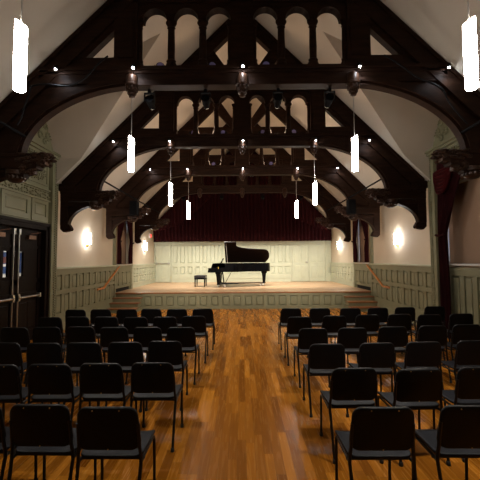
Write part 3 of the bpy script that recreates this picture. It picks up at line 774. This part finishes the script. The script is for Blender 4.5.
# wall sconces
def make_sconce():
    t = thing('wall_sconce', '', 'wall lamp')        # local: +X away from the wall
    m = MB(); n = 12
    pr = [(0.0, 0.06*-1), ]
    poly = [(0.05, -0.07)] + [(0.05+0.07*math.sin(math.pi*k/n), -0.07*math.cos(math.pi*k/n)) for k in range(1, n)] + [(0.05, 0.07)]
    m.prism(poly, -0.16, 0.17, 'c'); m.build('glass_shade', 'sconce_glass', t, smooth=True)
    MB().box(0.0, 0.02, -0.05, 0.05, -0.24, 0.05).box(0.02, 0.05, -0.03, 0.03, -0.1, 0.0).tube([(0.01, 0, -0.2), (0.06, 0, -0.21), (0.06, 0, -0.16)], 0.014, 8).build('mount', 'brass', t, bevel=0.004)
    return t
sc0 = make_sconce(); first = True
for s, x, y, lab in ((-1, 88.5, 239, 'glowing white wall sconce on the left hall wall between the trusses'), (1, 396.5, 239, 'glowing white wall sconce on the right hall wall between the trusses'),
                     (-1, 145.5, 246.5, 'glowing white wall sconce on the stage wall at left, near the exit sign'), (1, 339, 245.5, 'glowing white wall sconce on the stage wall at right')):
    t = sc0 if first else copy_tree(sc0); first = False
    p = at(x, y, X=s*(W-0.05)); t.location = (s*W, p.y, p.z); t.rotation_euler = (0, 0, 0 if s < 0 else math.pi)
    tag(t, lab, 'wall lamp', 'white wall sconces')
# exit sign
p = at(150, 236, X=-W)
t = thing('exit_sign', 'small red exit sign high on the left stage wall near the curtain', 'exit sign', (-W, 18.05, p.z))
MB().box(0, 0.06, -0.17, 0.17, -0.12, 0.12).build('sign_box', 'white_paint', t, bevel=0.005)
L = MB()
def seg(y0, y1, z0, z1): L.box(0.06, 0.068, y0, y1, z0, z1)
yy = -0.14
for ch in 'EXIT':
    if ch == 'E': seg(yy, yy+.014, -.08, .08); [seg(yy, yy+.05, z-.008, z+.008) for z in (-.072, 0, .072)]
    if ch == 'X':
        for e in (-1, 1): L.prism([(yy+.025-e*.03, -.08), (yy+.025-e*.014, -.08), (yy+.025+e*.03, .08), (yy+.025+e*.014, .08)], .06, .068, 'a')
    if ch == 'I': seg(yy+.018, yy+.034, -.08, .08)
    if ch == 'T': seg(yy+.018, yy+.034, -.08, .08); seg(yy-.004, yy+.056, .064, .08)
    yy += 0.075
L.build('sign_lettering', 'exit_red', t)

# lighting pipes running along both sides through the trusses
for s, sd in ((-1, 'left'), (1, 'right')):
    for (ya, yb, wh) in ((2.7, TY[1]-0.02, 'in the bay nearest the camera'), (TY[2]+0.02, 15.2, 'over the bays by the stage')):
        m = MB(); m.tube([(s*3.62, ya, 3.88), (s*3.62, yb, 3.88)], 0.024, 8)
        tag(m.build('conduit_pipe', 'matte_black', smooth=True), 'dark conduit pipe along the %s hammerbeams %s' % (sd, wh), 'pipe')
    t = thing('loudspeaker', 'black box loudspeaker below the third truss on the %s side' % sd, 'loudspeaker', (s*3.62, TY[3]-0.34, 3.3))
    MB().box(-0.13, 0.13, -0.13, 0.13, 0, 0.48).build('cabinet', 'matte_black', t, bevel=0.015)
    MB().box(-0.115, 0.115, -0.145, -0.13, 0.02, 0.46).build('speaker_grille', 'matte_black', t, bevel=0.004)
    MB().box(-0.04, 0.04, 0.12, 0.33, 0.3, 0.4).box(-0.04, 0.04, 0.12, 0.33, 0.05, 0.12).build('wall_bracket', 'matte_black', t)

# stage spotlights: hanging under the first truss and standing on the beams
def make_spot():
    t = thing('stage_spotlight', '', 'stage light')
    MB().tube([(0, -0.02, -0.12), (0, 0.14, -0.17)], [0.085, 0.075], 14).tube([(0, 0.14, -0.17), (0, 0.22, -0.195)], [0.06, 0.06], 12).build('lamp_body', 'matte_black', t, smooth=True)
    MB().box(-0.105, -0.092, -0.02, 0.05, -0.20, 0.0).box(0.092, 0.105, -0.02, 0.05, -0.20, 0.0).box(-0.105, 0.105, -0.02, 0.05, -0.012, 0.0).build('yoke', 'matte_black', t)
    MB().tube([(0, 0.218, -0.196), (0, 0.226, -0.1985)], 0.055, 12).build('lens', 'lit_lens', t)
    MB().box(-0.03, 0.03, -0.03, 0.03, 0.0, 0.06).build('clamp', 'matte_black', t)
    return t
sp0 = make_spot(); spots = []
for k, (x, nm) in enumerate(((149.5, 'far left'), (205.5, 'centre left'), (278, 'centre right'), (329.5, 'far right'))):
    t = sp0 if k == 0 else copy_tree(sp0)
    p = at(x, 84, Y=TY[1]+0.05); t.location = (p.x, TY[1]+0.05, 4.655); t.scale = (0.85,)*3
    tag(t, 'black spotlight hanging under the first truss beam, %s' % nm, 'stage light', 'spotlights hung under the first truss'); spots.append(t)
def make_flood():
    t = thing('stage_floodlight', '', 'stage light')
    MB().tube([(0, -0.03, 0.11), (0, 0.07, 0.10)], [0.075, 0.085], 14).build('lamp_body', 'matte_black', t, smooth=True)
    MB().tube([(0, -0.042, 0.111), (0, -0.028, 0.110)], 0.06, 14).build('lens', 'stage_lens', t)
    MB().box(-0.10, -0.088, -0.02, 0.03, 0, 0.13).box(0.088, 0.10, -0.02, 0.03, 0, 0.13).box(-0.1, 0.1, -0.02, 0.03, 0, 0.012).build('yoke', 'matte_black', t)
    return t
fl0 = make_flood(); first = True
for ti, xs in ((1, (160.5, 212, 266, 311.5)), (2, (193, 223.5, 262.5, 293.5))):
    for x, nm in zip(xs, ('far left', 'centre left', 'centre right', 'far right')):
        t = fl0 if first else copy_tree(fl0); first = False
        p = at(x, 60 if ti == 1 else 133, Y=TY[ti]+0.1); t.location = (p.x, TY[ti]+0.1, 5.028)
        t.rotation_euler = (0, 0, random.uniform(-.5, .5))
        tag(t, 'small dark floodlight sitting on the %s truss beam, %s bay of the arcade' % (ord5[ti], nm), 'stage light', 'floodlights on the %s truss beam' % ord5[ti])
# hanging microphone on a wire
p = at(251.5, 176, Y=12.2)
t = thing('hanging_microphone', 'dark microphone hanging on a thin wire below the third truss', 'microphone', (p.x, 12.0, p.z))
MB().tube([(0, 0, 0), (0, 0, 4.72-p.z)], 0.005, 6).build('wire', 'cable_black', t)
MB().tube([(0, 0, 0.02), (0.05, -0.02, -0.06)], [0.02, 0.03], 8).tube([(0, 0, 0.02), (-0.05, -0.02, -0.06)], [0.02, 0.03], 8).build('capsule', 'black_steel', t)
# cables looped over the first truss
def cable(pts, lab, r=0.014, Y=5.4):
    P = [at(x, y, Y=Y) for x, y in pts]; Q = []
    for k in range(len(P)-1):          # Catmull-Rom
        a = P[max(k-1, 0)]; b = P[k]; c = P[k+1]; d = P[min(k+2, len(P)-1)]
        for j in range(6):
            t_ = j/6; Q.append(0.5*((2*b)+(c-a)*t_+(2*a-5*b+4*c-d)*t_**2+(3*b-a-3*c+d)*t_**3))
    Q.append(P[-1]); tag(MB().tube(Q, r, 6).build('cable', 'cable_black', smooth=True), lab, 'cable')
cable([(384, 55), (396, 62), (417, 77), (441, 88), (449, 102), (462, 118), (468, 124)], 'black cable looping down the right spandrel of the first truss')
cable([(108, 56), (98, 64), (85, 78), (68, 86), (45, 84), (31, 86)], 'black cable running along the left spandrel of the first truss')
cable([(31, 86), (28, 96), (24, 108), (21, 118), (17, 125)], 'thin black cable dropping to the left hammerbeam pipe of the first truss')

# ------------------------------------------------------------------ grand piano and bench
PY = 16.0; PX = -1.52
gp = thing('grand_piano', 'black concert grand piano with raised lid at the middle of the stage', 'piano', (PX, PY, SH))
def spl(P, n=8):
    Q = []
    for k in range(len(P)-1):
        a = Vector(P[max(k-1, 0)]); b = Vector(P[k]); c = Vector(P[k+1]); d = Vector(P[min(k+2, len(P)-1)])
        for j in range(n):
            t = j/n; Q.append(tuple(0.5*((2*b)+(c-a)*t+(2*a-5*b+4*c-d)*t**2+(3*b-a-3*c+d)*t**3)))
    return Q + [P[-1]]
bent = spl([(0.75, -0.78), (1.2, -0.76), (1.5, -0.52), (1.9, -0.30), (2.3, -0.2), (2.6, -0.12), (2.74, 0.06), (2.78, 0.32), (2.72, 0.6), (2.5, 0.78)])
outer = [(0.30, 0.78), (0.30, -0.78)] + bent
rim = MB(); rim.prism(outer, 0.66, 1.04, 'c'); rim.build('case', 'black_lacquer', gp, bevel=0.01)
kb = MB(); kb.box(0.0, 0.34, -0.78, 0.78, 0.64, 0.74); kb.box(0.02, 0.32, -0.78, -0.70, 0.74, 0.84); kb.box(0.02, 0.32, 0.70, 0.78, 0.74, 0.84)
kb.prism([(0.14, 0.84), (0.34, 0.84), (0.34, 1.04), (0.2, 1.02)], -0.78, -0.70, 'b'); kb.prism([(0.14, 0.84), (0.34, 0.84), (0.34, 1.04), (0.2, 1.02)], 0.70, 0.78, 'b')
kb.box(0.22, 0.75, -0.78, 0.78, 0.84, 1.04)
kb.build('key_bed', 'black_lacquer', gp, bevel=0.008)
MB().box(0.05, 0.2, -0.69, 0.69, 0.742, 0.765).build('keyboard', 'ivory', gp)
MB().blob((0.46, -0.785, 0.86), (0.02, 0.006, 0.035), 10, 6).box(0.445, 0.475, -0.79, -0.782, 0.80, 0.83).build('gold_emblem', 'gold', gp)
# lid hinged on the far straight side
th = R(37.5)
def lidmap(x, w, t):      # w = distance from the hinge, t = thickness direction
    return (x, 0.78-w*math.cos(th)+t*math.sin(th)*1, 1.06+w*math.sin(th)+t*math.cos(th))
edge = spl([(1.24, 1.22), (1.5, 1.10), (2.0, 1.02), (2.5, 0.97), (2.68, 0.85), (2.76, 0.6), (2.74, 0.3), (2.6, 0.0)], 8)
ld = MB(lidmap); ld.prism([(0.70, 0.0), (0.70, 1.50), (1.20, 1.50), (1.235, 1.46)] + edge, 0.0, 0.025, 'c')
ld.build('lid', 'lid_brown_reflection', gp)
lf = MB(lidmap); lf.box(0.70, 1.22, 0.02, 1.49, 0.03, 0.05); lf.build('front_lid_flap', 'black_lacquer', gp)
MB().tube([(0.86, -0.70, 1.03), tuple(lidmap(0.78, 1.40, -0.0))], 0.014, 8).build('lid_prop', 'steel', gp)
MB().prism([(0.52, 1.05), (0.55, 1.05), (0.66, 1.26), (0.63, 1.27)], -0.4, 0.4, 'b').build('music_desk', 'black_lacquer', gp)
def leg(x, y):
    m = MB(); sq = 4
    pr = [(0.13, 0.66), (0.13, 0.60), (0.10, 0.56), (0.085, 0.45), (0.06, 0.16), (0.075, 0.13), (0.075, 0.10)]
    rings = [[m.pt(x+r*a, y+r*b, z) for a, b in ((-1, -1), (1, -1), (1, 1), (-1, 1))] for r, z in pr]
    for k in range(len(rings)-1):
        for j in range(4): m.f.append([rings[k][j], rings[k][(j+1) % 4], rings[k+1][(j+1) % 4], rings[k+1][j]])
    m.f.append(rings[0]); m.f.append(rings[-1])
    l = m.build('leg', 'black_lacquer', gp, bevel=0.01)
    w = MB(); w.tube([(x-0.025, y, 0.05), (x+0.025, y, 0.05)], 0.05, 14); w.box(x-0.04, x+0.04, y-0.03, y+0.03, 0.07, 0.11)
    w.build('caster', 'steel', l, smooth=True)
leg(0.45, -0.62); leg(0.45, 0.62); leg(2.5, 0.30)
MB().tube([(0.60, 0.06, 0.66), (0.66, 0.12, 0.14)], 0.022, 8).tube([(0.60, -0.06, 0.66), (0.66, -0.12, 0.14)], 0.022, 8).box(0.58, 0.78, -0.18, 0.18, 0.09, 0.15).tube([(0.72, 0, 0.14), (1.0, 0, 0.64)], 0.012, 6).build('pedal_lyre', 'black_lacquer', gp)
pd = MB()
for y in (-0.09, 0, 0.09): pd.box(0.46, 0.6, y-0.018, y+0.018, 0.10, 0.115)
pd.build('pedals', 'brass', gp)
MB().box(0.5, 2.46, -0.05, 0.0, 0.13, 0.165).box(0.5, 1.3, -0.62, -0.57, 0.13, 0.165).tube([(0.45, -0.62, 0.12), (1.3, 0.0, 0.12)], 0.02, 6).tube([(0.45, 0.62, 0.12), (1.3, 0.0, 0.12)], 0.02, 6).tube([(1.3, 0, 0.12), (2.5, 0.3, 0.12)], 0.02, 6).build('dolly_frame', 'black_steel', gp)
for (x, y) in ((0.72, -0.62), (2.36, 0.22)):
    MB().tube([(x, y-0.025, 0.06), (x, y+0.025, 0.06)], 0.06, 14).build('dolly_wheel', 'steel', gp, smooth=True)

p = at(200.5, 286.5, Z=SH)
bn = thing('piano_bench', 'black tufted leather piano bench left of the grand piano', 'bench', (p.x, p.y+0.1, SH))
cu = MB(); cu.box(-0.25, 0.25, -0.38, 0.38, 0.40, 0.50); [cu.blob((x, y, 0.5), (.012, .012, .008), 6, 4) for x in (-.12, 0, .12) for y in (-.25, -.08, .08, .25)]; cu.build('cushion', 'leather', bn, bevel=0.03)
MB().box(-0.24, 0.24, -0.37, 0.37, 0.33, 0.40).build('apron', 'black_lacquer', bn, bevel=0.005)
for x in (-.21, .21):
    for y in (-.34, .34):
        MB().prism([(x-.03, .33), (x+.03, .33), (x+.02, 0), (x-.02, 0)], y-.028, y+.028, 'b').build('leg', 'black_lacquer', bn)
MB().tube([(-.25, -.05, .36), (-.29, -.05, .36)], 0.035, 10).tube([(.25, -.05, .36), (.29, -.05, .36)], 0.035, 10).build('height_knob', 'black_lacquer', bn)

# ------------------------------------------------------------------ chairs
def rr_outline(w, h, r, n=6):
    P = []
    for cx, cy, a0 in ((w/2-r, h/2-r, 0), (-w/2+r, h/2-r, 90), (-w/2+r, -h/2+r, 180), (w/2-r, -h/2+r, 270)):
        for k in range(n+1):
            a = R(a0+90*k/n); P.append((cx+r*math.cos(a), cy+r*math.sin(a)))
    return P
def shell(outline, fn, th, nrings=6):
    """a rounded plate: concentric rings mapped through fn(u, v) -> point, thickened along fn's normal by solidify"""
    m = MB(); rings = []
    for k in range(nrings, 0, -1):
        f = k/nrings; rings.append([m.pt(*fn(p[0]*f, p[1]*f)) for p in outline])
    c0 = m.pt(*fn(0, 0)); n = len(outline)
    for k in range(len(rings)-1):
        for j in range(n): m.f.append([rings[k][j], rings[k][(j+1) % n], rings[k+1][(j+1) % n], rings[k+1][j]])
    for j in range(n): m.f.append([rings[-1][j], rings[-1][(j+1) % n], c0])
    return m
def make_chair():
    t = thing('stacking_chair', '', 'chair')
    # local: faces +Y, the back is at -Y
    def seat_fn(u, v):
        z = 0.452-0.012*math.exp(-((u/0.14)**2+((v+0.04)/0.13)**2)) - (0.03*((v-0.12)/0.08)**2 if v > 0.12 else 0) + 0.012*(abs(u)/0.22)**3
        return (u, v, z)
    sm = shell(rr_outline(0.44, 0.41, 0.06), seat_fn, 0.02)
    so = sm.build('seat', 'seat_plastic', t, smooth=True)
    md = so.modifiers.new('thickness', 'SOLIDIFY'); md.thickness = 0.022; md.offset = 0; 
    md = so.modifiers.new('bevel', 'BEVEL'); md.width = 0.006; md.segments = 2
    def back_fn(u, v):
        zz = 0.665+v
        return (u*(1.0+0.05*(-v/0.15)), -0.225-0.20*(v)-0.028*(1-(u/0.22)**2), zz)
    bm_ = shell(rr_outline(0.425, 0.305, 0.065), back_fn, 0.02)
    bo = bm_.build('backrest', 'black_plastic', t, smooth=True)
    md = bo.modifiers.new('thickness', 'SOLIDIFY'); md.thickness = 0.028; md.offset = 0
    md = bo.modifiers.new('bevel', 'BEVEL'); md.width = 0.009; md.segments = 2
    for u, v in ((-.09, .135), (.09, .135), (-.205, 0.0), (.205, 0.0), (0, -.14)):
        MB().blob((u, -0.225-0.2*v-0.028*(1-(u/0.22)**2)-0.015, 0.665+v), (.005, .004, .005), 6, 4).build('screw', 'brass', bo)
    for s in (-1, 1):
        r_ = MB(); r_.tube([(s*.208, -.30, 0.012), (s*.210, -.265, .16), (s*.213, -.225, .33), (s*.217, -.205, .42), (s*.215, -.208, .47), (s*.208, -.215, .53), (s*.207, -.225, .60), (s*.204, -.243, .70)], 0.0125, 8)
        r_.build('rear_leg', 'black_steel', t, smooth=True)
        r_ = MB(); r_.tube([(s*.208, .19, 0.012), (s*.208, .185, .2), (s*.208, .175, .385), (s*.208, .16, .415), (s*.208, .13, .425)], 0.0115, 8)
        r_.build('front_leg', 'black_steel', t, smooth=True)
        r_ = MB(); r_.tube([(s*.208, .14, .424), (s*.211, -.1, .424), (s*.216, -.205, .424)], 0.0115, 8); r_.build('side_rail', 'black_steel', t, smooth=True)
        for y in (-.30, .19):
            f = MB(); f.lathe([(0.016, 0), (0.018, 0.004), (0.017, 0.03), (0.0135, 0.036)], s*.208, y+(0.002 if y < 0 else 0), 10); f.build('foot_glide', 'rubber', t, smooth=True)
    cbm = MB(); cbm.tube([(-.225, -.15, .422), (.225, -.15, .422)], 0.01, 8)
    MB().tube([(-.208, .1, .422), (.208, .1, .422)], 0.01, 8).build('cross_bar', 'black_steel', t, smooth=True)
    cbm.build('cross_bar', 'black_steel', t, smooth=True)
    return t
ch0 = make_chair(); first = True
ROWS = {'left': [
    [(107.5, 406.5), (39.5, 403.8), (-29, 402.5)],
    [(152.5, 362.3), (101, 363), (49, 363.7), (-4, 364.3)],
    [(164.5, 340.8), (125, 341.8), (83.5, 342.3), (43.5, 342.7), (3, 342.4)],
    [(181, 327), (147.5, 327), (114, 327), (80, 326.5), (46, 326.8), (15, 327.2)],
    [(193.5, 315.8), (165, 316.6), (135.5, 317), (106, 316.6), (77, 316.6), (51.5, 317)],
    [(202.5, 308.6), (177, 308.9), (151, 308.7), (126.5, 309.1), (100.5, 309.2), (75.5, 309.6)]],
 'right': [
    [(383.5, 406.5), (473, 404.8)],
    [(354, 367.6), (419, 368.6), (481, 366.5)],
    [(327.3, 343.6), (377, 342.6), (424, 341.5), (474, 340.2)],
    [(313, 328.2), (352.5, 327.6), (393, 326.4), (433, 325.4), (467, 324.2)],
    [(299.7, 316.6), (334.5, 315.6), (367.5, 314.6), (400, 314), (430, 314.4), (461.5, 313.4)],
    [(291, 308.2), (320, 308.1), (350.5, 308), (378, 307.6), (405, 307), (435, 306.2)]]}
ordn = ['first', 'second', 'third', 'fourth', 'fifth', 'sixth']
rndc = random.Random(4)
for side, rows in ROWS.items():
    for i, row in enumerate(rows):
        for j, (x, y) in enumerate(row):
            t = ch0 if first else copy_tree(ch0, None, 'screw' if i > 1 else None); first = False
            p = at(x, y, Z=0.818)
            if j > 0: p.x = min(p.x, px_-0.475) if side == 'left' else max(p.x, px_+0.475)
            px_ = p.x
            t.location = (p.x, p.y+0.262, 0.0); t.rotation_euler = (0, 0, R(rndc.uniform(-1, 1)))
            seat = 'aisle seat' if j == 0 else '%s seat out from the aisle' % ordn[j]
            tag(t, 'black stacking chair, %s block, %s row from the camera, %s' % (side, ordn[i], seat), 'chair', 'black chairs in rows facing the stage')

# ------------------------------------------------------------------ light
w = bpy.data.worlds.new('world'); scene.world = w; w.use_nodes = True
bg = w.node_tree.nodes['Background']; bg.inputs['Color'].default_value = (0.45, 0.62, 1.0, 1); bg.inputs['Strength'].default_value = 5.0
# the four spotlights under the first truss light the stage
for k, t in enumerate(spots):
    tx = (-3.0, -1.0, 1.0, 3.0)[k]
    light('spot_beam', 'SPOT', 750, (1.0, 0.91, 0.80), (t.location.x, t.location.y+0.34, t.location.z-0.23), aim=(tx, 16.2, 0.9), spot_size=R(34), spot_blend=0.8, shadow_soft_size=0.06)
# added unseen lamps: stage wash behind the rearmost truss, warm uplights over two beams
for x, nm in ((-2.6, 'far left'), (-0.9, 'centre left'), (0.9, 'centre right'), (2.6, 'far right')):
    t = copy_tree(sp0); t.location = (x, TY[4]+0.03, 4.655 if abs(x) < 1.8 else 4.5)  # fixture bodies added for the wash, hidden by the beam
    if abs(x) > 1.8: t.location = (x, TY[4]+0.2, 4.66)
    tag(t, 'added black spotlight, unseen behind the rearmost truss beam, %s' % nm, 'stage light', 'added spotlights behind the rearmost truss')
    light('added_stage_wash', 'SPOT', 560, (1.0, 0.93, 0.82), (x, TY[4]+0.42, 4.42), aim=(x*1.1, 17.0, 0.6), spot_size=R(100), spot_blend=0.7, shadow_soft_size=0.08)
for y, nn in ((TY[2]+0.3, 'second'), (TY[3]+0.3, 'third')):
    for x, nm in ((-1.0, 'left'), (1.0, 'right')):
        light('added_roof_uplight', 'POINT', 34, (1.0, 0.68, 0.44), (x, y, 5.3), shadow_soft_size=0.08)  # added warm point brightening the roof, no fixture of its own seen
        if nn == 'third':
            t = copy_tree(fl0); t.location = (x, TY[3]+0.1, 5.028); t.rotation_euler = (0, 0, 0)  # unseen floodlight body added to go with the uplight
            tag(t, 'small dark floodlight added on the third truss beam, %s side' % nm, 'stage light', 'floodlights on the third truss beam')

scene.view_settings.view_transform = 'Standard'; scene.view_settings.look = 'None'
scene.view_settings.gamma = 1; scene.view_settings.use_curve_mapping = False
scene.view_settings.exposure = 0.0
